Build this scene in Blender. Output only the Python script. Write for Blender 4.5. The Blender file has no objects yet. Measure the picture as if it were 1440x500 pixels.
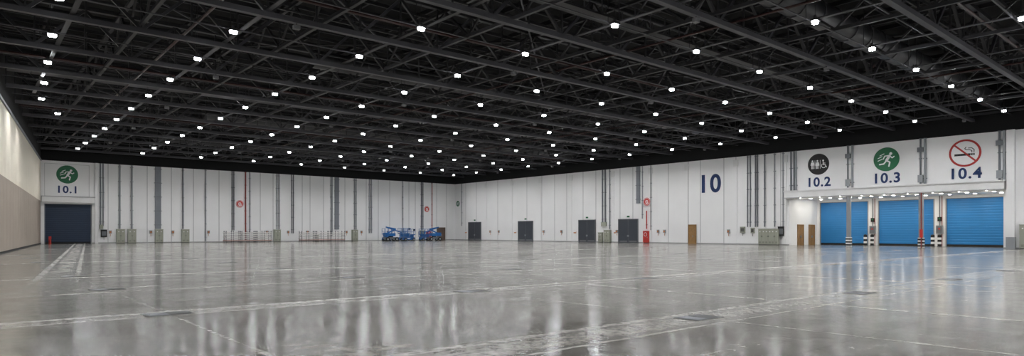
import bpy, math, random
from mathutils import Vector, Matrix
random.seed(4)
sc = bpy.context.scene
R = math.radians

# ------------------------------------------------------------------ materials
def new_mat(name):
    m = bpy.data.materials.new(name); m.use_nodes = True
    nt = m.node_tree
    return m, nt, nt.nodes['Principled BSDF']

def mat(name, col, rough=0.5, metal=0.0, emit=0.0, var=0.0, vscale=1.0, ecol=None, coat=0.0):
    m, nt, b = new_mat(name)
    b.inputs['Base Color'].default_value = (*col, 1)
    b.inputs['Roughness'].default_value = rough
    b.inputs['Metallic'].default_value = metal
    if coat: b.inputs['Coat Weight'].default_value = coat
    if emit:
        b.inputs['Emission Color'].default_value = (*(ecol or col), 1)
        b.inputs['Emission Strength'].default_value = emit
    if var:
        tc = nt.nodes.new('ShaderNodeTexCoord')
        n = nt.nodes.new('ShaderNodeTexNoise'); n.inputs['Scale'].default_value = vscale
        n.inputs['Detail'].default_value = 6
        nt.links.new(tc.outputs['Object'], n.inputs['Vector'])
        r = nt.nodes.new('ShaderNodeValToRGB')
        r.color_ramp.elements[0].position = 0.3; r.color_ramp.elements[1].position = 0.7
        r.color_ramp.elements[0].color = (*[c*(1-var) for c in col], 1)
        r.color_ramp.elements[1].color = (*[min(1, c*(1+var)) for c in col], 1)
        nt.links.new(n.outputs['Fac'], r.inputs['Fac'])
        nt.links.new(r.outputs['Color'], b.inputs['Base Color'])
    return m

M = dict(
 wall = mat('painted_white_concrete', (.83,.83,.83), .6, var=.025, vscale=.25),
 seam = mat('panel_joint', (.40,.40,.41), .7, var=.05),
 trimw = mat('white_trim', (.76,.76,.755), .5, var=.02),
 skirt = mat('skirting_grey', (.30,.30,.30), .6, var=.05),
 beige = mat('partition_beige', (.74,.69,.58), .7, var=.03, vscale=.4),
 taupe = mat('partition_taupe', (.34,.29,.24), .7, var=.05, vscale=.5),
 black = mat('black_soffit', (.0020,.0020,.0027), .9, var=.1),
 steel = mat('dark_painted_steel', (.019,.019,.022), .5, var=.2, vscale=.5),
 steel2 = mat('dark_grey_steel', (.045,.045,.052), .5, var=.2, vscale=.5),
 duct = mat('black_duct', (.030,.030,.034), .4, var=.2, vscale=.8),
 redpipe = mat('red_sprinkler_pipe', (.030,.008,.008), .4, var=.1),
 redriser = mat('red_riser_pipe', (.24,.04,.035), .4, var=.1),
 red = mat('signal_red', (.55,.03,.02), .4, var=.05),
 galv = mat('galvanised_grey', (.30,.315,.33), .45, metal=.2, var=.05),
 galvd = mat('galvanised_dark', (.15,.16,.175), .45, metal=.2, var=.05),
 tray = mat('cable_tray_grey', (.20,.215,.24), .5, var=.05),
 dimbox = mat('speaker_grey', (.13,.13,.135), .5, var=.08),
 cab = mat('cabinet_sage', (.32,.33,.27), .5, var=.04),
 cabd = mat('cabinet_gap', (.08,.08,.07), .6, var=.04),
 dgrey = mat('door_dark_grey', (.045,.052,.065), .45, var=.06),
 dframe = mat('door_frame_grey', (.14,.145,.155), .5, var=.05),
 brown = mat('door_wood', (.30,.17,.065), .5, var=.12, vscale=4),
 brownd = mat('door_dark_wood', (.12,.08,.06), .5, var=.12, vscale=4),
 blue = mat('roller_door_blue', (.020,.20,.50), .4, var=.03),
 navy = mat('roller_door_navy', (.003,.017,.046), .5, var=.08),
 ink = mat('sign_navy_ink', (.004,.026,.11), .5, var=.02),
 green = mat('sign_green', (.004,.12,.045), .5, var=.02),
 sblack = mat('sign_black', (.006,.005,.005), .5, var=.02),
 swhite = mat('sign_white', (.82,.82,.82), .5, var=.01),
 sred = mat('sign_red', (.42,.025,.02), .5, var=.02),
 rubber = mat('black_rubber', (.010,.010,.010), .7, var=.1),
 mblue = mat('machine_blue', (.01,.12,.36), .35, var=.06),
 orange = mat('orange_label', (.5,.18,.05), .5, var=.05),
 rail = mat('barrier_steel', (.62,.60,.58), .4, metal=.2, var=.05),
 railr = mat('barrier_faded_red', (.42,.28,.25), .5, var=.1),
 lamp = mat('lamp_lens', (1,1,1), .3, emit=1520, ecol=(.99,.99,1.0)),
 skirtlamp = mat('lamp_diffuser_skirt', (1,1,1), .3, emit=62, ecol=(.93,.965,1.0)),
 house = mat('lamp_housing', (.10,.10,.11), .4, metal=.5, var=.05),
 down = mat('downlight_lens', (1,1,1), .3, emit=190, ecol=(1,.94,.84)),
 hatch = mat('hatch_steel', (.05,.052,.052), .45, metal=.4, var=.2, vscale=5),
)

# ------------------------------------------------------------------ mesh builder
class MB:
    def __init__(s): s.v=[]; s.f=[]; s.mi=[]; s.mats=[]; s.sm=[]
    def m(s, key):
        if key not in s.mats: s.mats.append(key)
        return s.mats.index(key)
    def add(s, vs, fs, key, smooth=False):
        o=len(s.v); s.v += [tuple(v) for v in vs]
        k=s.m(key)
        for f in fs: s.f.append([i+o for i in f]); s.mi.append(k); s.sm.append(smooth)
    def box(s, c, d, key):
        x,y,z=c; a,b,e=d[0]/2,d[1]/2,d[2]/2
        vs=[(x+i*a,y+j*b,z+k*e) for k in(-1,1) for j in(-1,1) for i in(-1,1)]
        s.add(vs,[(0,2,3,1),(4,5,7,6),(0,1,5,4),(2,6,7,3),(0,4,6,2),(1,3,7,5)],key)
    def bb(s, x0,x1,y0,y1,z0,z1,key):
        s.box(((x0+x1)/2,(y0+y1)/2,(z0+z1)/2),(abs(x1-x0),abs(y1-y0),abs(z1-z0)),key)
    def beam(s,p,q,w,h,key):
        p=Vector(p);q=Vector(q);d=(q-p).normalized()
        up=Vector((0,0,1)) if abs(d.z)<.95 else Vector((0,1,0))
        a=d.cross(up).normalized(); b=a.cross(d).normalized()
        vs=[]
        for e in(p,q):
            for i,j in((-1,-1),(1,-1),(1,1),(-1,1)): vs.append(e+a*i*w/2+b*j*h/2)
        s.add(vs,[(0,1,2,3),(7,6,5,4),(0,4,5,1),(1,5,6,2),(2,6,7,3),(3,7,4,0)],key)
    def cyl(s,p,q,r,key,n=12,r2=None):
        p=Vector(p);q=Vector(q);d=(q-p).normalized()
        up=Vector((0,0,1)) if abs(d.z)<.95 else Vector((0,1,0))
        a=d.cross(up).normalized(); b=a.cross(d).normalized()
        r2=r if r2 is None else r2
        vs=[];
        for e,rr in((p,r),(q,r2)):
            for i in range(n):
                t=2*math.pi*i/n; vs.append(e+a*math.cos(t)*rr+b*math.sin(t)*rr)
        s.add(vs,[(i,(i+1)%n,n+(i+1)%n,n+i) for i in range(n)],key,True)
        s.add(vs,[tuple(range(n-1,-1,-1)),tuple(range(n,2*n))],key)
    # flat sign primitives in local XY, z = layer height
    def disc(s,cx,cy,r,z,key,n=40,ry=None):
        ry=ry or r
        s.add([(cx+r*math.cos(2*math.pi*i/n),cy+ry*math.sin(2*math.pi*i/n),z) for i in range(n)],[tuple(range(n))],key)
    def ring(s,cx,cy,r0,r1,z,key,n=40,a0=0,a1=360):
        vs=[];k=n+1
        for rr in(r0,r1):
            for i in range(k):
                t=R(a0+(a1-a0)*i/n); vs.append((cx+rr*math.cos(t),cy+rr*math.sin(t),z))
        s.add(vs,[(i,k+i,k+i+1,i+1) for i in range(n)],key)
    def poly(s,pts,z,key): s.add([(x,y,z) for x,y in pts],[tuple(range(len(pts)))],key)
    def stroke(s,pts,w,z,key):
        for (x0,y0),(x1,y1) in zip(pts,pts[1:]):
            dx,dy=x1-x0,y1-y0;l=math.hypot(dx,dy);nx,ny=-dy/l*w/2,dx/l*w/2
            s.poly([(x0-nx,y0-ny),(x1-nx,y1-ny),(x1+nx,y1+ny),(x0+nx,y0+ny)],z,key)
        for x,y in pts: s.disc(x,y,w/2,z+.0005,key,10)
    def obj(s,name,parent=None,mw=None):
        me=bpy.data.meshes.new(name); me.from_pydata(s.v,[],s.f)
        for k in s.mats: me.materials.append(M[k])
        for p,i,q in zip(me.polygons,s.mi,s.sm): p.material_index=i; p.use_smooth=q
        me.update()
        o=bpy.data.objects.new(name,me); sc.collection.objects.link(o)
        if mw is not None: o.matrix_world=mw
        if parent: o.parent=parent
        return o

# wall frames: local X = viewer's right, Y = up, Z = out into the hall
def FB(x,z=0,out=0): return Matrix.Translation((x,-out,z)) @ Matrix.Rotation(R(90),4,'X')
def FR(y,z=0,out=0): return Matrix.Translation((-out,y,z)) @ Matrix.Rotation(R(-90),4,'Z') @ Matrix.Rotation(R(90),4,'X')

# surveyed positions along each wall, metres from the far corner (bearing from the survey point)
CX,CY,CZ = -80.4,-113.2,1.7
def RW(u):
    p=(u-720)/900; d=(-CX)/(.649+.7607*p); return CY+d*(.7607-.649*p)
def BW(u):
    p=(u-720)/900; d=(-CY)/(.7607-.649*p); return CX+d*(.649+.7607*p)

H=12.0; TOP=17.5; YF=-130
LXb=-72.3; LS=.1213            # left wall: x = LXb + LS*y
def LX(y): return LXb+LS*y

# ------------------------------------------------------------------ floor
m,nt,b=new_mat('polished_concrete_floor'); M['floor']=m
N=nt.nodes; L=nt.links
def nd(t,**k):
    n=N.new(t)
    for a,v in k.items(): n.inputs[a].default_value=v
    return n
def mt(op,a,b_=None,c=None,clamp=False):
    n=N.new('ShaderNodeMath'); n.operation=op; n.use_clamp=clamp
    for i,x in enumerate((a,b_,c)):
        if x is None: continue
        if isinstance(x,(int,float)): n.inputs[i].default_value=x
        else: L.new(x,n.inputs[i])
    return n.outputs[0]
tc=N.new('ShaderNodeTexCoord'); sp=N.new('ShaderNodeSeparateXYZ'); L.new(tc.outputs['Object'],sp.inputs[0])
X,Y=sp.outputs[0],sp.outputs[1]
def noise(scale,detail=6,rough=.6,sx=1,sy=1,dist=0):
    mp=N.new('ShaderNodeMapping'); mp.inputs['Scale'].default_value=(sx,sy,1); L.new(tc.outputs['Object'],mp.inputs['Vector'])
    n=nd('ShaderNodeTexNoise',Scale=scale,Detail=detail,Roughness=rough,Distortion=dist); L.new(mp.outputs[0],n.inputs['Vector'])
    return n.outputs['Fac']
def ss(v,a,b_):
    n=N.new('ShaderNodeMapRange'); n.interpolation_type='SMOOTHSTEP'
    L.new(v,n.inputs[0]); n.inputs[1].default_value=a; n.inputs[2].default_value=b_
    n.inputs[3].default_value=0; n.inputs[4].default_value=1
    return n.outputs[0]
n1=noise(.12,8,.6); n2=noise(.9,9,.65,dist=.2); n3=noise(9,6,.7); nsw=noise(.6,7,.65,.08,1); nsw2=noise(.6,7,.65,1,.08)
nw=mt('MULTIPLY',mt('SUBTRACT',noise(.8,3),.5),.10)
nb=noise(2.2,8,.7); nf=noise(6,8,.75)
def mix(f,a,b_):
    n=N.new('ShaderNodeMix'); n.data_type='RGBA'
    if isinstance(f,(int,float)): n.inputs[0].default_value=f
    else: L.new(f,n.inputs[0])
    for i,x in((6,a),(7,b_)):
        if isinstance(x,tuple): n.inputs[i].default_value=(*x,1)
        else: L.new(x,n.inputs[i])
    return n.outputs[2]
col=mix(ss(n1,.35,.65),(.122,.115,.099),(.178,.170,.149))
col=mix(mt('MULTIPLY',ss(n2,.42,.72),.6),col,(.255,.247,.222))
col=mix(mt('MULTIPLY',ss(noise(.55,8,.7,dist=.6),.52,.66),.42),col,(.068,.064,.055))
col=mix(mt('MULTIPLY',ss(n3,.5,.8),.45),col,(.33,.322,.298))
col=mix(mt('MULTIPLY',ss(noise(4.5,7,.7),.53,.68),.45),col,(.068,.064,.054))
col=mix(mt('MULTIPLY',ss(nsw,.5,.75),.5),col,(.35,.342,.318))
col=mix(mt('MULTIPLY',ss(nsw2,.55,.75),.35),col,(.31,.304,.284))
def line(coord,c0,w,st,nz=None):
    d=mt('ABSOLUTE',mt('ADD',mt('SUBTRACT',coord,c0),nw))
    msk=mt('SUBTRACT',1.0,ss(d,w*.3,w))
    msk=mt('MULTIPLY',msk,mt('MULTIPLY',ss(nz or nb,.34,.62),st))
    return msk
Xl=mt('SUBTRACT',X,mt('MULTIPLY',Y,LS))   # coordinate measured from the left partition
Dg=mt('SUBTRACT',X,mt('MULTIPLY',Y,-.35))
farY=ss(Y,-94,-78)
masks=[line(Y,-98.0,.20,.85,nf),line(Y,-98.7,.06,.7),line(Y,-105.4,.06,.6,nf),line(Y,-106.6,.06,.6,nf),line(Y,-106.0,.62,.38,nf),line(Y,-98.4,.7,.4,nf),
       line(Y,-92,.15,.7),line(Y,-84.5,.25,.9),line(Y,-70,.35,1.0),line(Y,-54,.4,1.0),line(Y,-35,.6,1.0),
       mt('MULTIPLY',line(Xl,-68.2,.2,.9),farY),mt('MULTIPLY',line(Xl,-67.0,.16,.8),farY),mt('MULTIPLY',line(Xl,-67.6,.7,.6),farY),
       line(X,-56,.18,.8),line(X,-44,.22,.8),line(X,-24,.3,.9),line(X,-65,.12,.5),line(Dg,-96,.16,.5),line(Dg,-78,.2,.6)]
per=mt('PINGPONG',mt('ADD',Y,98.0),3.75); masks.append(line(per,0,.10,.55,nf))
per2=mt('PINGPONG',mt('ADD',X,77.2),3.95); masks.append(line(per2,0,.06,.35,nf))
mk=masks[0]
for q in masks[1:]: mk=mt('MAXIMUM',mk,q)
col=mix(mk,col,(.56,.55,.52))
# saw-cut joints
j1=mt('PINGPONG',mt('ADD',Y,101.5),3.75); j2=mt('PINGPONG',mt('ADD',X,73.2),3.95)
jm=mt('SUBTRACT',1.0,mt('MINIMUM',ss(j1,.008,.022),ss(j2,.008,.022)))
col=mix(mt('MULTIPLY',jm,.7),col,(.03,.03,.027))
L.new(col,b.inputs['Base Color'])
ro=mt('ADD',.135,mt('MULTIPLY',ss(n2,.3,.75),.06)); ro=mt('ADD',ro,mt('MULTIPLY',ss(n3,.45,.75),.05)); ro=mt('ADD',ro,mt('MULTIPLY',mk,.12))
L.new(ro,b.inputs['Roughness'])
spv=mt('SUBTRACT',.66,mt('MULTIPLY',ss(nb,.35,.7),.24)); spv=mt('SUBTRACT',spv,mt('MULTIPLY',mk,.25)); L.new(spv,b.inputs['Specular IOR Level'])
f=MB(); f.bb(-95,12,YF-1,1,-.3,0,'floor'); f.obj('floor')

# ------------------------------------------------------------------ walls
y_d0,y_d1=-73.8,-96.1          # loading bay recess on right wall
RD=8.0                         # recess depth
w=MB()
w.bb(0,.5,0.5,y_d0,0,H,'wall'); w.bb(0,.5,y_d1,YF,0,H,'wall'); w.bb(0,.5,y_d0,y_d1,5.9,H,'wall')
w.bb(0,.5,.5,YF,H,TOP,'black')
w.obj('wall_right')
w=MB()  # recess shell
w.bb(.5,RD,y_d0,y_d0+.3,0,6.2,'wall'); w.bb(.5,RD,y_d1-.3,y_d1,0,6.2,'wall')
w.bb(.5,RD+.3,y_d0+.3,y_d1-.3,6.02,6.3,'wall')
# back plane with piers
doors=[(-74.1,-80.3),(-81.4,-87.7),(-88.8,-94.6)]
edges=[y_d0+.3]+[e for d in doors for e in d]+[y_d1-.3]
for a,c in zip(edges[::2],edges[1::2]): w.bb(RD,RD+.4,a,c,0,6.02,'wall')
for a,c in doors: w.bb(RD,RD+.4,a,c,5.7,6.02,'wall')
w.obj('wall_loading_bay')
w=MB()
dx0,dx1=-71.9,-66.1
w.bb(LXb-1,dx0,0,.5,0,H,'wall'); w.bb(dx1,.5,0,.5,0,H,'wall'); w.bb(dx0,dx1,0,.5,5.8,H,'wall')
w.bb(LXb-1,.5,0,.5,H,TOP,'black'); w.obj('wall_back')
# left operable partition
def lprism(mb,y0,y1,z0,z1,t0,t1,key):
    vs=[(LX(y)+t,y,z) for z in(z0,z1) for y in(y0,y1) for t in(t0,t1)]
    mb.add(vs,[(0,1,3,2),(4,6,7,5),(0,4,5,1),(2,3,7,6),(0,2,6,4),(1,5,7,3)],key)
w=MB()
lprism(w,0,YF,6.15,H,-.5,0,'beige'); lprism(w,0,YF,0,6.15,-.5,0,'taupe'); lprism(w,0,YF,H,TOP,-.5,0,'black')
w.obj('wall_left')
w=MB()
for i in range(50):
    y=-1.2-i*2.6
    if y<YF: break
    lprism(w,y,y-.03,.2,6.15,0,.004,'taupe'); lprism(w,y,y-.03,6.15,H,0,.004,'beige')
lprism(w,0,YF,H-.12,H+.1,0,.12,'galvd')
w.obj('trim_partition')
w=MB(); lprism(w,0,YF,0,.18,0,.04,'rubber'); w.obj('baseboard_left')
w=MB(); w.bb(LX(YF)-.5,.5,YF-.5,YF,0,H,'wall'); w.bb(LX(YF)-.5,.5,YF-.5,YF,H,TOP,'black'); w.obj('wall_front')
w=MB(); w.bb(dx1,0,-.04,0,0,.15,'skirt'); w.obj('baseboard_back')
w=MB(); w.bb(-.04,0,-.04,y_d0,0,.15,'skirt'); w.bb(-.04,0,y_d1,YF,0,.15,'skirt'); w.obj('baseboard_right')
w=MB(); w.bb(-95,12,YF-1,1,TOP,TOP+.3,'black'); w.obj('ceiling')

# panel joints / pilasters
w=MB()
for u in [134,152,207,241,272,288,308,326,366,384,425,436,455,485,515,532,548,575,584,614,628]:
    xx=BW(u); w.bb(xx-.04,xx+.04,-.02,0,.15,H,'seam')
w.bb(dx1+.35,dx1+.75,-.25,0,0,H,'trimw')
w.obj('trim_back')
w=MB()
for u in [655,670,684,700,720,741,762,780,797,820,838,872,890,940,968,985,1018,1035,1098]:
    yy=RW(u); w.bb(-.02,0,yy-.04,yy+.04,.15,H,'seam')
for u in [684,720,760,803,862,915,966,1035,1104]:
    yy=RW(u); w.bb(-.16,0,yy-.35,yy+.35,10.7,11.6,'trimw'); w.bb(-.10,0,yy-.22,yy+.22,.15,10.7,'wall')
w.obj('trim_right')

# loading bay canopy header, columns
w=MB()
w.bb(-.7,0,y_d0+.3,y_d1-.2,6.0,6.85,'trimw'); w.bb(-.8,0,y_d0+.4,y_d1-.3,6.85,6.97,'trimw'); w.bb(-.72,-.7,y_d0+.3,y_d1-.2,6.0,6.1,'seam')
w.obj('trim_loading_bay_canopy')
w=MB()
w.bb(dx0-.3,dx1+.3,-.45,0,6.0,6.8,'trimw'); w.bb(dx0-.3,dx1+.35,-.55,0,6.8,6.9,'seam')
w.obj('trim_door_canopy')

def column(y,red):
    c=MB()
    c.bb(-.50,-.05,y-.19,y+.19,0,6.0,'galv')
    c.bb(-.55,0,y-.25,y+.25,0,1.1,'swhite')
    for z in(.1,.45,.8): c.bb(-.57,-.0,y-.27,y+.27,z,z+.17,'rubber')
    if red:
        c.cyl((-.66,y-.12,0),(-.66,y-.12,6.0),.06,'redriser',10)
        c.bb(-.75,-.57,y-.25,y+.0,1.1,2.0,'red')
    return c.obj('loading_bay_column')
column(-81.2,False); column(-88.8,True)

def pipeset(wall,u,offs,z0,z1,key,r=.09,name='conduit_pipe',wide=None,boxes=()):
    c=MB()
    for o in offs:
        if wide: c.bb(o-wide/2,o+wide/2,z0,z1,.02,.16,key)
        else: c.cyl((o,z0,.14),(o,z1,.14),r,key,8)
        z=z0+.6
        while z<z1:
            c.bb(o-(wide or r*2)*.62-.03,o+(wide or r*2)*.62+.03,z,z+.07,0.02,.2,'galvd'); z+=2.2
    for (bx,bz,bw,bh,bk) in boxes: c.bb(bx-bw/2,bx+bw/2,bz-bh/2,bz+bh/2,0.02,.25,bk)
    return c.obj(name,mw=(FB(BW(u)) if wall=='B' else FR(RW(u))))
# back wall services
pipeset('B',141,[0,.35],2.6,H,'galvd',.08,boxes=[(0.1,2.5,.5,.6,'cab')])
pipeset('B',168,[0],2.2,H,'galv',.14); pipeset('B',185,[0],2.2,H,'galv',.14)
pipeset('B',222,[0],2.2,H,'tray',name='cable_tray',wide=.85)
pipeset('B',257,[0],2.2,H,'galvd',.11); pipeset('B',289,[0],.2,H,'galv',.09); pipeset('B',326,[0,.3],2.0,H,'galvd',.09)
pipeset('B',345,[0],.3,H,'redriser',.12,name='fire_riser_pipe'); pipeset('B',351,[0],1.5,H,'galv',.11)
pipeset('B',389,[0,.4],2.2,H,'galv',.11); pipeset('B',410,[0,.3],1.5,H,'galvd',.09)
pipeset('B',465,[0,.25],1.0,H,'galv',.09)
pipeset('B',472,[.2],2.2,H,'tray',name='cable_tray',wide=.85)
pipeset('B',498,[0,.35],2.2,H,'galv',.11); pipeset('B',519,[0,.45],1.5,H,'galv',.12)
pipeset('B',566,[0],1.5,H,'galv',.10); pipeset('B',592,[0,.4],2.2,H,'galvd',.10); pipeset('B',607,[0],.3,H,'redriser',.09,name='fire_riser_pipe')
# right wall services
pipeset('R',650,[0],3,H,'galv',.09)
pipeset('R',848,[0,.6],3.2,H,'galvd',.11,boxes=[(.3,3.0,1.1,.7,'cab')]); pipeset('R',858,[0],2.2,H,'galv',.11)
pipeset('R',898,[0],6.2,H,'tray',name='cable_tray',wide=.7)
pipeset('R',904,[0],3.8,H,'galv',.08); pipeset('R',916,[0],2,H,'galv',.09); pipeset('R',910,[0],2.2,5.0,'red',.08,name='fire_riser_pipe')
pipeset('R',1052,[0,.4],2.4,H,'galvd',.07); pipeset('R',1063,[0,.3],2.4,H,'galvd',.08)
pipeset('R',1076,[0],2.4,H,'galvd',.09); pipeset('R',1090,[0],2.4,H,'galv',.09)
pipeset('R',1102,[0],2.4,H,'galv',.09)
pipeset('R',1113,[0,.4],7.0,H,'galvd',.10); pipeset('R',1120,[0],7.0,H,'galv',.12)
for u in(1193,1295,1406):
    pipeset('R',u,[0],6.97,H,'galvd',.10,boxes=[(0,7.6,.5,.8,'galv'),(0,10.8,.6,.5,'galvd')]); pipeset('R',u+5,[.1],6.97,H,'galv',.13)
# end column by the loading bay
w=MB(); w.bb(-.5,0,-96.45,-97.1,0,H,'wall'); w.bb(-.56,0,-96.4,-97.15,0,1.2,'galv'); w.obj('wall_pilaster')

# ------------------------------------------------------------------ doors
def roller(name,wd,ht,key,mw):
    d=MB(); d.bb(-wd/2,wd/2,0,.25,-.02,.06,'rubber')
    n=int(ht/.3); prev=None
    for i in range(n):
        z0=.25+i*(ht-.25)/n; z1=.25+(i+1)*(ht-.25)/n
        h=(z1-z0)
        pts=[(z0,0),(z0+h*.2,.015),(z0+h*.8,.015),(z1,0)]
        for (a,da),(c,dc) in zip(pts,pts[1:]):
            d.add([(-wd/2,a,da),(wd/2,a,da),(wd/2,c,dc),(-wd/2,c,dc)],[(0,1,2,3)],key)
    for sx in(-1,1): d.bb(sx*(wd/2-.12),sx*wd/2,0,ht,-.04,.14,'galv')
    d.bb(-wd/2,wd/2,ht-.05,ht,-.04,.12,'galvd')
    return d.obj(name,mw=mw)
for i,(a,c) in enumerate(doors):
    roller('door_%d'%(i+1),abs(a-c)-.02,5.68,'blue',FR((a+c)/2,0,-RD-.15))
roller('door_4',dx1-dx0-.02,5.78,'navy',FB((dx0+dx1)/2,0,-.35))

def dbl(name,wd,ht,mw,key='dgrey',fr='dframe',leaves=2,lab=True):
    d=MB()
    d.bb(-wd/2,wd/2,0,ht,0,.05,key)
    for sx in(-1,1): d.bb(sx*wd/2,sx*(wd/2+.1),0,ht+.1,0,.12,fr)
    d.bb(-wd/2,wd/2,ht,ht+.1,0,.12,fr)
    if leaves==2: d.bb(-.02,.02,0,ht,.05,.07,fr)
    for sx in((-1,1) if leaves==2 else (1,)):
        d.bb(sx*.12-.03,sx*.12+.03,.95,1.25,.05,.12,'galv')
        d.bb(sx*wd*.25-wd*.2,sx*wd*.25+wd*.2,.08,.35,.05,.065,fr) if leaves==2 else None
    if lab: 
        d.bb(-.25,.25,ht+.35,ht+.6,0,.06,'green')
    return d.obj(name,mw=mw)
k=5
for a,c in((659,677),(729,750),(814,838),(870,898)):
    y0,y1=RW(a),RW(c); dbl('door_%d'%k,abs(y0-y1)-.2,3.7,FR((y0+y1)/2,0,.04)); k+=1
    # wall sign beside each door
    s=MB(); s.bb(-.3,.3,-.2,.2,0,.05,'orange'); s.bb(-.3,.3,-.02,.2,.05,.06,'swhite'); s.obj('warning_sign',mw=FR(y0+ .9,1.7,.02))
dbl('door_%d'%k,1.15,2.7,FR(RW(974),0,.04),'brown','brown',1,False); k+=1
dbl('door_%d'%k,1.9,2.6,FB(BW(620),0,.04),'brownd','brownd',2,False); k+=1
for xx in(3.0,6.2):
    d=dbl('door_%d'%k,1.5,2.6,Matrix.Translation((xx,y_d0,0)) @ Matrix.Rotation(R(90),4,'X'),'brown','brown',2,False); k+=1

# ------------------------------------------------------------------ cabinets & wall boxes
def cabinet(mw,wd=1.0,ht=2.0,dp=.5,name='electrical_cabinet'):
    d=MB(); d.bb(-wd/2,wd/2,.1,ht,0,dp,'cab'); d.bb(-wd/2+.03,wd/2-.03,0,.1,0.02,dp-.03,'cabd')
    d.bb(-wd/2-.03,wd/2+.03,ht,ht+.05,0,dp+.04,'cab')
    d.bb(-.01,.01,.15,ht-.05,dp,dp+.004,'cabd')
    for sx in(-1,1):
        d.bb(sx*.07-.015,sx*.07+.015,ht*.5,ht*.5+.2,dp,dp+.03,'cabd')
        for q in range(4): d.bb(sx*wd*.25-.12,sx*wd*.25+.12,.25+q*.06,.275+q*.06,dp,dp+.006,'cabd')
        d.bb(sx*wd*.25-.06,sx*wd*.25+.06,ht-.4,ht-.28,dp,dp+.006,'swhite')
    return d.obj(name,mw=mw)
for u in(169,185,223,260,389,498): cabinet(FB(BW(u),0,.05),1.1,2.1)
cabinet(FB(BW(445),0,.05),.6,1.2,.4)
cabinet(FB(BW(593),0,.05),1.0,2.0)
for u in(1074,1083,1092): cabinet(FR(RW(u),0,.05),.95,2.1,.5)
cabinet(FR(RW(856),0,.05),1.2,2.0); cabinet(FR(RW(846),0,.05),.8,1.6,.4)
cabinet(FR(-98.0,0,.05),1.0,2.4)
def wallbox(mw,wd,ht,key,key2='cabd',name='socket_box'):
    d=MB(); d.bb(-wd/2,wd/2,-ht/2,ht/2,0.02,.2,key); d.bb(-wd/2-.02,wd/2+.02,ht/2,ht/2+.03,0.02,.24,key)
    d.bb(-wd*.35,wd*.35,-ht*.3,ht*.3,.2,.215,key2); d.cyl((0,-ht/2,.1),(0,-ht/2-.4,.1),.03,key2,8)
    return d.obj(name,mw=mw)
wallbox(FB(BW(146),1.5),.8,1.1,'rubber','galvd')
for u in(155,212,243,293,375,405,432,487,508,545): wallbox(FB(BW(u),1.7),.35,.45,'galv','orange')
for u in(690,702,765,790,868,926,935,1025): wallbox(FR(RW(u),1.8),.35,.45,'galv','orange')
wallbox(FR(RW(1045),2.0),.7,.8,'cab','cabd'); wallbox(FR(RW(1099),1.8),.8,1.2,'rubber','galvd'); wallbox(FR(RW(1059),1.9),.5,.7,'cab','cabd')

def hose_cab(mw):
    d=MB(); d.bb(-.5,.5,.1,1.9,0,.35,'red'); d.bb(-.42,.42,.9,1.8,.35,.37,'sred'); d.disc(0,1.35,.3,.375,'swhite',24); d.disc(0,1.35,.24,.378,'red',24)
    d.bb(-.42,.42,.2,.82,.35,.37,'sred'); d.bb(.32,.38,.8,1.0,.37,.41,'galv'); d.bb(-.4,.4,0,.1,.02,.3,'rubber')
    return d.obj('fire_hose_cabinet',mw=mw)
hose_cab(FR(RW(910),0,.05)); hose_cab(FB(BW(602),0,.05))
def firesign(mw):
    d=MB(); d.cyl((0,0,0),(0,0,.04),.62,'red',32); d.ring(0,0,.5,.55,.045,'swhite')
    d.ring(0,.0,.16,.26,.045,'swhite'); d.stroke([(.2,0),(.28,-.3),(-.2,-.32)],.08,.045,'swhite'); d.disc(0,0,.08,.045,'swhite',16)
    return d.obj('fire_hose_sign',mw=mw)
firesign(FB(BW(337),6.5,.03)); firesign(FB(BW(600),6.5,.03)); firesign(FR(RW(911),6.4,.25))
def extinguisher(loc):
    d=MB(); x,y=loc
    d.cyl((x,y,.05),(x,y,.55),.09,'red',14); d.cyl((x,y,.55),(x,y,.65),.09,'red',14,.03); d.cyl((x,y,.65),(x,y,.72),.025,'rubber',8)
    d.beam((x,y,.72),(x+.12,y-.03,.75),.03,.02,'rubber'); d.beam((x,y,.7),(x+.11,y,.62),.02,.02,'rubber'); d.beam((x+.11,y,.62),(x+.11,y,.2),.025,.025,'rubber')
    d.bb(x-.16,x+.16,y-.14,y+.14,0,.05,'red'); d.bb(x-.14,x+.14,y+.1,y+.13,.05,1.1,'red')
    return d.obj('fire_extinguisher')
extinguisher((-71.3,-1.0)); extinguisher((-71.3,-1.5))

# ------------------------------------------------------------------ signs
def text(s,cap,key,parent,y=0,name='number'):
    c=bpy.data.curves.new(name,'FONT'); c.body=s; c.size=cap/.70; c.align_x='CENTER'; c.align_y='CENTER'
    c.extrude=.01; c.offset=cap*.035; c.space_character=1.12; c.materials.append(M[key])
    o=bpy.data.objects.new(name,c); sc.collection.objects.link(o); o.parent=parent; o.location=(0,y,.02); return o
def empty(name,mw):
    e=bpy.data.objects.new(name,None); e.empty_display_size=.3; sc.collection.objects.link(e); e.matrix_world=mw; return e
def runner(d,s,z,k='swhite'):
    P=lambda pts:[(x*s,y*s) for x,y in pts]
    d.disc(.38*s,.50*s,.13*s,z,k,20)
    d.stroke(P([(.26,.30),(.02,-.10)]),.24*s,z,k)             # torso
    d.stroke(P([(.02,-.12),(.30,-.30),(.22,-.66)]),.13*s,z,k)  # lead leg
    d.stroke(P([(0,-.14),(-.22,-.42),(-.58,-.46)]),.13*s,z,k)  # trailing leg
    d.stroke(P([(.26,.32),(.50,.10),(.66,.22)]),.10*s,z,k)
    d.stroke(P([(.22,.34),(-.14,.30),(-.26,.04)]),.10*s,z,k)
    for yy,x0,x1 in((.44,-.55,-.2),(.2,-.72,-.38),(-.04,-.72,-.34)): d.stroke(P([(x0,yy-.08),(x1,yy+.08)]),.07*s,z,k)
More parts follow.
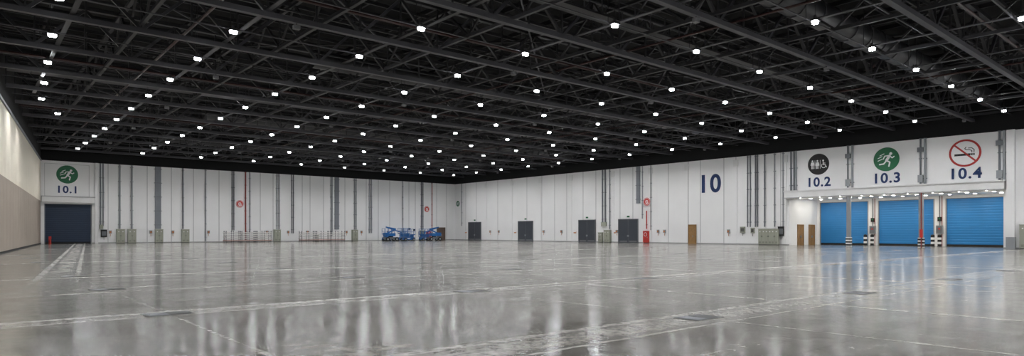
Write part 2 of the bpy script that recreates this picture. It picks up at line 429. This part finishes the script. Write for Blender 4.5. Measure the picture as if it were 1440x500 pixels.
def exit_disc(parent,r,flip=False):
    d=MB(); d.cyl((0,0,0),(0,0,.03),r,'green',48); runner(d,r*.9,.034)
    o=d.obj('running_man_pictogram',parent); return o
def panel(parent,w_,h_,y):
    d=MB()
    for a,b_,c,e in((-w_/2,w_/2,y-h_/2,y-h_/2+.04),(-w_/2,w_/2,y+h_/2-.04,y+h_/2),(-w_/2,-w_/2+.04,y-h_/2,y+h_/2),(w_/2-.04,w_/2,y-h_/2,y+h_/2)):
        d.bb(a,b_,c,e,0,.03,'seam')
    return d.obj('panel_border',parent)
e=empty('gate_sign',FB(-69.15,7.85)); text('10.1',1.0,'ink',e,0); exit_disc(e,1.32).location=(0,2.25,0); panel(e,5.4,4.7,1.4)
ysg=[-(74.9+2.6),-(82.6+2.6),-(90.2+2.6)]
e=empty('gate_sign',FR(ysg[1],7.85)); text('10.3',1.1,'ink',e,0); exit_disc(e,1.36).location=(0,2.2,0)
e=empty('gate_sign',FR(ysg[0],7.85)); text('10.2',1.1,'ink',e,0)
d=MB(); r=1.3; d.cyl((0,0,0),(0,0,.03),r,'sblack',48)
def man(cx,woman=False):
    d.disc(cx,.42,.11,.034,'swhite',16)
    if woman: d.poly([(cx-.06,.28),(cx-.24,-.2),(cx+.24,-.2),(cx+.06,.28)],.034,'swhite')
    else: d.bb(cx-.15,cx+.15,-.12,.28,.03,.036,'swhite')
    for o in(-.075,.075): d.bb(cx+o-.055,cx+o+.055,-.55,-.1,.03,.036,'swhite')
    for o in(-.21,.21): d.stroke([(cx+o*.7,.24),(cx+o,-.1)],.07,.035,'swhite')
man(-.72); man(-.12,True)
d.bb(-.44,-.40,-.55,.5,.03,.036,'swhite'); d.bb(.2,.24,-.55,.5,.03,.036,'swhite')
d.disc(.58,.42,.11,.034,'swhite',16); d.stroke([(.58,.26),(.62,-.1),(.85,-.12),(.98,-.42)],.09,.034,'swhite'); d.stroke([(.6,.1),(.82,.08)],.07,.0345,'swhite'); d.ring(.64,-.22,.22,.29,.034,'swhite',24,120,350)
d.obj('restroom_pictogram',e).location=(0,2.25,0)
e=empty('gate_sign',FR(ysg[2],7.85)); text('10.4',1.1,'ink',e,0)
d=MB(); r=1.45; d.cyl((0,0,0),(0,0,.03),r,'swhite',48); d.ring(0,0,r*.86,r,.034,'sred',48)
d.bb(-.95,.5,-.28,-.06,.03,.035,'sblack'); d.bb(.55,.68,-.28,-.06,.03,.035,'sblack'); d.bb(.73,.86,-.28,-.06,.03,.035,'sblack')
d.stroke([(.62,.05),(.60,.22),(.40,.32),(.1,.34),(-.02,.46),(.1,.62)],.07,.034,'sblack'); d.stroke([(.8,.05),(.82,.3),(.6,.5),(.3,.5)],.07,.034,'sblack')
d.stroke([(-.9,.85),(.9,-.85)],.17,.038,'sred')
d.obj('no_smoking_pictogram',e).location=(0,2.2,0)
e=empty('hall_number_sign',FR(-(59.6+2.6),8.45)); text('10',2.45,'ink',e)
e=empty('exit_sign',FR(RW(644),7.8)); exit_disc(e,.6)

# ------------------------------------------------------------------ bollards & dock kit
def bollard(x,y):
    d=MB(); d.cyl((x,y,0),(x,y,.03),.3,'galvd',20)
    for i in range(5): d.cyl((x,y,.03+i*.26),(x,y,.29+i*.26),.2,'swhite' if i%2 else 'rubber',20)
    d.cyl((x,y,1.33),(x,y,1.42),.2,'rubber',20,.08)
    return d.obj('striped_bollard')
for y in(-80.45,-81.25,-87.9,-88.6): bollard(6.6,y)
def dock_ctrl(y):
    d=MB(); d.bb(-.35,.35,1.5,2.5,0,.25,'galv'); d.bb(-.28,.28,1.6,2.4,.25,.27,'galvd'); d.bb(-.1,.1,2.0,2.2,.27,.29,'red'); d.bb(-.2,.2,3.0,3.5,0,.2,'rubber')
    d.cyl((0,2.5,.1),(0,6.0,.1),.05,'galvd',8); d.cyl((.25,0,.1),(.25,6.0,.1),.04,'redriser',8); d.disc(0,3.3,.1,.21,'green',14)
    return d.obj('dock_control_panel',mw=FR(y,0,-RD+.02))
for y in(-80.85,-88.25): dock_ctrl(y)
# downlights under recess ceiling
d=MB()
for y in [y_d0-1.6-i*2.42 for i in range(9)]:
    for x in(-.35,2.5,5.5):
        z=6.0 if x<0 else 6.02
        q=.06 if x<0 else .16
        d.cyl((x,y,z-.02),(x,y,z),q+.05,'house',14); d.cyl((x,y,z-.025),(x,y,z-.02),q,'down',14)
d.obj('recessed_downlights')

# ------------------------------------------------------------------ stored barriers
def barriers(u0,u1,off):
    x0,x1=BW(u0),BW(u1); d=MB(); n=3; wd=(x1-x0)/n
    for i in range(n):
        a=x0+i*wd+.1; c=a+wd-.2
        for yy in(-.55,.55):
            for px in(a,(a+c)/2,c): d.bb(px-.05,px+.05,-off+yy-.05,-off+yy+.05,0,1.9,'galvd')
        for px in(a,c): d.bb(px-.04,px+.04,-off-.55,-off+.55,.15,.23,'rail'); d.bb(px-.04,px+.04,-off-.55,-off+.55,1.0,1.08,'rail')
        for l in range(5):
            z=.30+l*.32
            for yy in(-.64,-.15,.15,.45):
                o=random.uniform(-.15,.15)
                d.cyl((a-.1+o,-off+yy,z),(c+.1+o,-off+yy,z),.085,'railr' if (l==0) else 'rail',8)
    return d.obj('stacked_barrier_poles')
barriers(310,374,2.2); barriers(415,476,2.2)

# ------------------------------------------------------------------ aerial work platforms
def wheels(d,L_,W_,r):
    for x in(-L_,L_):
        for y in(-W_,W_): d.cyl((x,y-.1,r),(x,y+.1,r),r,'rubber',16); d.cyl((x,y-.11,r),(x,y+.11,r),r*.5,'galv',12)
def scissor(loc,rot,z):
    d=MB(); wheels(d,.85,.5,.28); d.bb(-1.15,1.15,-.42,.42,.22,.68,'mblue'); d.bb(-.6,.6,-.56,.56,.3,.62,'mblue')
    nlev=3; h=(z-.75)/nlev
    for i in range(nlev):
        a=.72+i*h; c=a+h
        for y in(-.3,.3):
            d.beam((-.95,y,a),(.95,y,c),.05,.1,'mblue'); d.beam((.95,y+.06,a),(-.95,y+.06,c),.05,.1,'mblue')
        d.cyl((0,-.38,(a+c)/2),(0,.4,(a+c)/2),.04,'galv',8)
    d.bb(-1.2,1.2,-.45,.45,z,z+.14,'mblue')
    for x in(-1.17,-.4,.4,1.17):
        for y in(-.43,.43): d.bb(x-.025,x+.025,y-.025,y+.025,z+.14,z+1.15,'mblue')
    for zz in(z+.6,z+1.13):
        for y in(-.43,.43): d.bb(-1.2,1.2,y-.025,y+.025,zz-.025,zz+.025,'mblue')
        for x in(-1.17,1.17): d.bb(x-.025,x+.025,-.43,.43,zz-.025,zz+.025,'mblue')
    d.bb(.8,1.1,-.5,-.3,z+.8,z+1.1,'rubber'); d.bb(-.5,.1,-.565,-.56,.4,.55,'swhite')
    d.obj('scissor_lift',mw=Matrix.Translation(loc)@Matrix.Rotation(R(rot),4,'Z'))
def boom(loc,rot):
    d=MB(); wheels(d,.9,.75,.38); d.bb(-1.3,1.3,-.6,.6,.35,.75,'galvd'); d.cyl((0,0,.75),(0,0,.95),.45,'rubber',16)
    d.bb(-1.1,.7,-.6,-.15,.95,1.5,'mblue'); d.bb(-1.1,.7,.15,.6,.95,1.5,'mblue'); d.bb(-1.3,-.9,-.6,.6,.95,1.6,'mblue')
    d.beam((-.9,0,1.4),(1.0,0,2.3),.18,.22,'mblue'); d.beam((1.0,0,2.3),(-1.0,0,2.65),.16,.2,'mblue'); d.beam((-1.0,0,2.65),(2.2,0,1.6),.14,.18,'mblue')
    d.beam((0,0,1.3),(.6,0,2.0),.08,.08,'galv')
    d.bb(2.2,3.0,-.6,.6,.7,.78,'galvd')
    for x in(2.2,3.0):
        for y in(-.6,0,.6): d.bb(x-.025,x+.025,y-.025,y+.025,.78,1.8,'mblue')
    for zz in(1.25,1.8):
        for y in(-.6,.6): d.bb(2.2,3.0,y-.025,y+.025,zz-.025,zz+.025,'mblue')
        for x in(2.2,3.0): d.bb(x-.025,x+.025,-.6,.6,zz-.025,zz+.025,'mblue')
    d.obj('boom_lift',mw=Matrix.Translation(loc)@Matrix.Rotation(R(rot),4,'Z'))
xa,xb=BW(520),BW(590)
boom((xa+1.0,-6.4,0),-8); scissor((xa+2.6,-2.6,0),8,1.25); scissor((xa+5.4,-5.6,0),-8,1.15)
scissor((xa+6.0,-2.9,0),0,1.35); boom((xb-1.6,-7.8,0),172); scissor((xb-1.0,-3.6,0),5,1.2)

# ------------------------------------------------------------------ roof structure
rows=[-97.3+7.5*j for j in range(-4,13)]
t=MB()
ty=[-101.05+7.5*j for j in range(-3,14)]
for y in ty:
    if y<YF+1 or y>-1: continue
    x0=LX(y)+.2; x1=-.2
    t.beam((x0,y,13.35),(x1,y,13.35),.34,.28,'steel2'); t.beam((x0,y,16.2),(x1,y,16.2),.32,.26,'steel')
    n=int((x1-x0)/2.63); st=(x1-x0)/n
    for i in range(n):
        a=x0+i*st
        if i%2: t.beam((a,y,13.4),(a+st,y,16.1),.17,.17,'steel2')
        else: t.beam((a,y,16.1),(a+st,y,13.4),.17,.17,'steel')
        t.beam((a,y,13.4),(a,y,16.1),.10,.10,'steel')
t.obj('roof_trusses')
t=MB()
xs=[-76.6+7.9*i for i in range(10)]
for i,x in enumerate(xs):
    xx=x+3.95; y1=-.3
    y0=YF+.3
    yl=min(-.3,(xx-LXb-.5)/LS) if xx<LXb+.5 else -.3
    if yl<y0+5: continue
    t.beam((xx,y0,13.75),(xx,yl,13.75),.2,.2,'steel2' if i%3==2 else 'steel'); t.beam((xx,y0,15.9),(xx,yl,15.9),.2,.18,'steel')
    n=int((yl-y0)/2.5); st=(yl-y0)/n
    for k2 in range(n):
        a=y0+k2*st
        p,q=((13.75,15.9) if k2%2 else (15.9,13.75))
        t.beam((xx,a,p),(xx,a+st,q),.12,.12,'steel')
# plan bracing between the main trusses
for j,y in enumerate(ty[:-1]):
    if y<YF+1 or y+7.5>-1: continue
    for i in range(1,9):
        x=xs[i]-3.95
        if i%2==j%2: t.beam((x,y,15.6),(x+7.9,y+7.5,15.6),.10,.10,'steel2')
        else: t.beam((x+7.9,y,15.6),(x,y+7.5,15.6),.10,.10,'steel')
t.obj('roof_bracing_trusses')
t=MB()
y=-1.5
while y>YF:
    t.beam((LX(y)+.2,y,16.6),(-.2,y,16.6),.12,.22,'steel'); y-=1.9
for x in range(-84,0,4):
    ys=min(-.3,(x-LXb-.5)/LS) if x<LXb+.5 else -.3
    t.beam((x,YF+.3,17.0),(x,ys,17.0),.15,.3,'steel')
t.obj('roof_purlins')
# suspended services: trays, conduits, sprinkler mains, ducts, catwalk
t=MB()
for i,x in enumerate(xs):
    ys=min(-.3,(x-LXb-1.2)/LS) if x<LXb+1.2 else -.3
    t.beam((x+.6,YF+.3,13.55),(x+.6,ys,13.55),.25,.06,'steel2' if i%2 else 'steel')
for y in rows:
    t.beam((LX(y)+.3,y+.5,13.5),(-.3,y+.5,13.5),.10,.05,'steel2')
    t.beam((LX(y)+.3,y-1.6,14.6),(-.3,y-1.6,14.6),.10,.10,'steel')
    for x in xs:
        if x>LX(y)+2: t.beam((x,y+.5,13.5),(x,y+.5,17),.03,.03,'steel')
t.obj('suspended_cable_trays')
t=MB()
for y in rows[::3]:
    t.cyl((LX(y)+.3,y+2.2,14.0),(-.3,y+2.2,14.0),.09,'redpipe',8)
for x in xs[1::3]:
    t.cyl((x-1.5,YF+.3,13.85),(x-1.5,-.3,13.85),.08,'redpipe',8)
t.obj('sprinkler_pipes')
t=MB()
for y,r in((-95.4,.80),(-65.5,.7),(-35.5,.7),(-12.5,.7)):
    t.cyl((-60,y,15.1),(-.5,y,15.1),r,'duct',18)
    x=-58
    while x<-1:
        t.cyl((x,y,15.1),(x+.12,y,15.1),r+.06,'steel2',18); x+=2.4
t.obj('air_ducts')
t=MB()
for y in(-88,-50.5):
    t.bb(-78,-.5,y-.5,y+.5,14.2,14.28,'steel')
    for s_ in(-.5,.5):
        for zz in(14.8,15.3): t.beam((-78,y+s_,zz),(-.5,y+s_,zz),.05,.05,'steel2')
        x=-78
        while x<-.5: t.beam((x,y+s_,14.25),(x,y+s_,15.3),.05,.05,'steel2'); x+=1.5
t.obj('catwalk')

# ------------------------------------------------------------------ high bay lamps
t=MB()
def fixture(cx,cy,cz,rx,ry,h):
    n=14
    E=lambda k,z:[(cx+rx*k*math.cos(2*math.pi*i/n),cy+ry*k*math.sin(2*math.pi*i/n),z) for i in range(n)]
    # bright lens recessed at the top of a softly glowing diffuser skirt
    t.add(E(.97,cz-.01),[tuple(range(n-1,-1,-1))],'lamp')
    vs=E(1,cz)+E(.96,cz-h)
    t.add(vs,[(i,(i+1)%n,n+(i+1)%n,n+i) for i in range(n)],'skirtlamp')
cnt=0
for y in rows:
    for i,x in enumerate(xs):
        if i==0: x=-76.6+(y+68)*.05
        if x<LX(y)+1.5: continue
        if x<-71 and y>-40: x=LX(y)+3.2
        t.box((x,y,13.31),(.48,.38,.14),'house'); t.cyl((x,y,13.36),(x,y,13.55),.10,'house',8); t.beam((x,y,13.5),(x,y,17),.02,.02,'steel')
        fixture(x,y,13.24,.215,.165,.125); cnt+=1
t.obj('high_bay_lights')

# small speakers hanging off trusses
t=MB()
for y in ty[2:-1:2]:
    for x in xs[1::2]:
        t.box((x+2.2,y,13.0),(.35,.25,.22),'dimbox'); t.beam((x+2.2,y,13.1),(x+2.2,y,13.3),.05,.05,'steel')
t.obj('suspended_speakers')

# floor hatches
t=MB()
for j in range(-1,13):
    for i in range(10):
        x=-77.2+7.9*i; y=-98.4+7.5*j
        if x<LX(y)+1: continue
        t.bb(x-.45,x+.45,y-.3,y+.3,0,.006,'hatch'); t.bb(x-.38,x-.02,y-.23,y+.23,.006,.010,'galvd'); t.bb(x+.02,x+.38,y-.23,y+.23,.006,.010,'hatch')
t.obj('floor_service_hatches')

# ------------------------------------------------------------------ world, camera
wd=bpy.data.worlds.new('world'); sc.world=wd; wd.use_nodes=True
wd.node_tree.nodes['Background'].inputs[0].default_value=(.02,.02,.022,1)
cam=bpy.data.cameras.new('camera'); co=bpy.data.objects.new('camera',cam); sc.collection.objects.link(co); sc.camera=co
cam.sensor_width=36; cam.lens=22.5; cam.shift_y=76/1440; cam.clip_end=500; cam.clip_start=.1
co.location=(CX,CY,CZ); co.rotation_euler=(R(90),0,-math.atan2(.649,.7607))
sc.view_settings.view_transform='Standard'; sc.view_settings.look='None'; sc.view_settings.exposure=.10
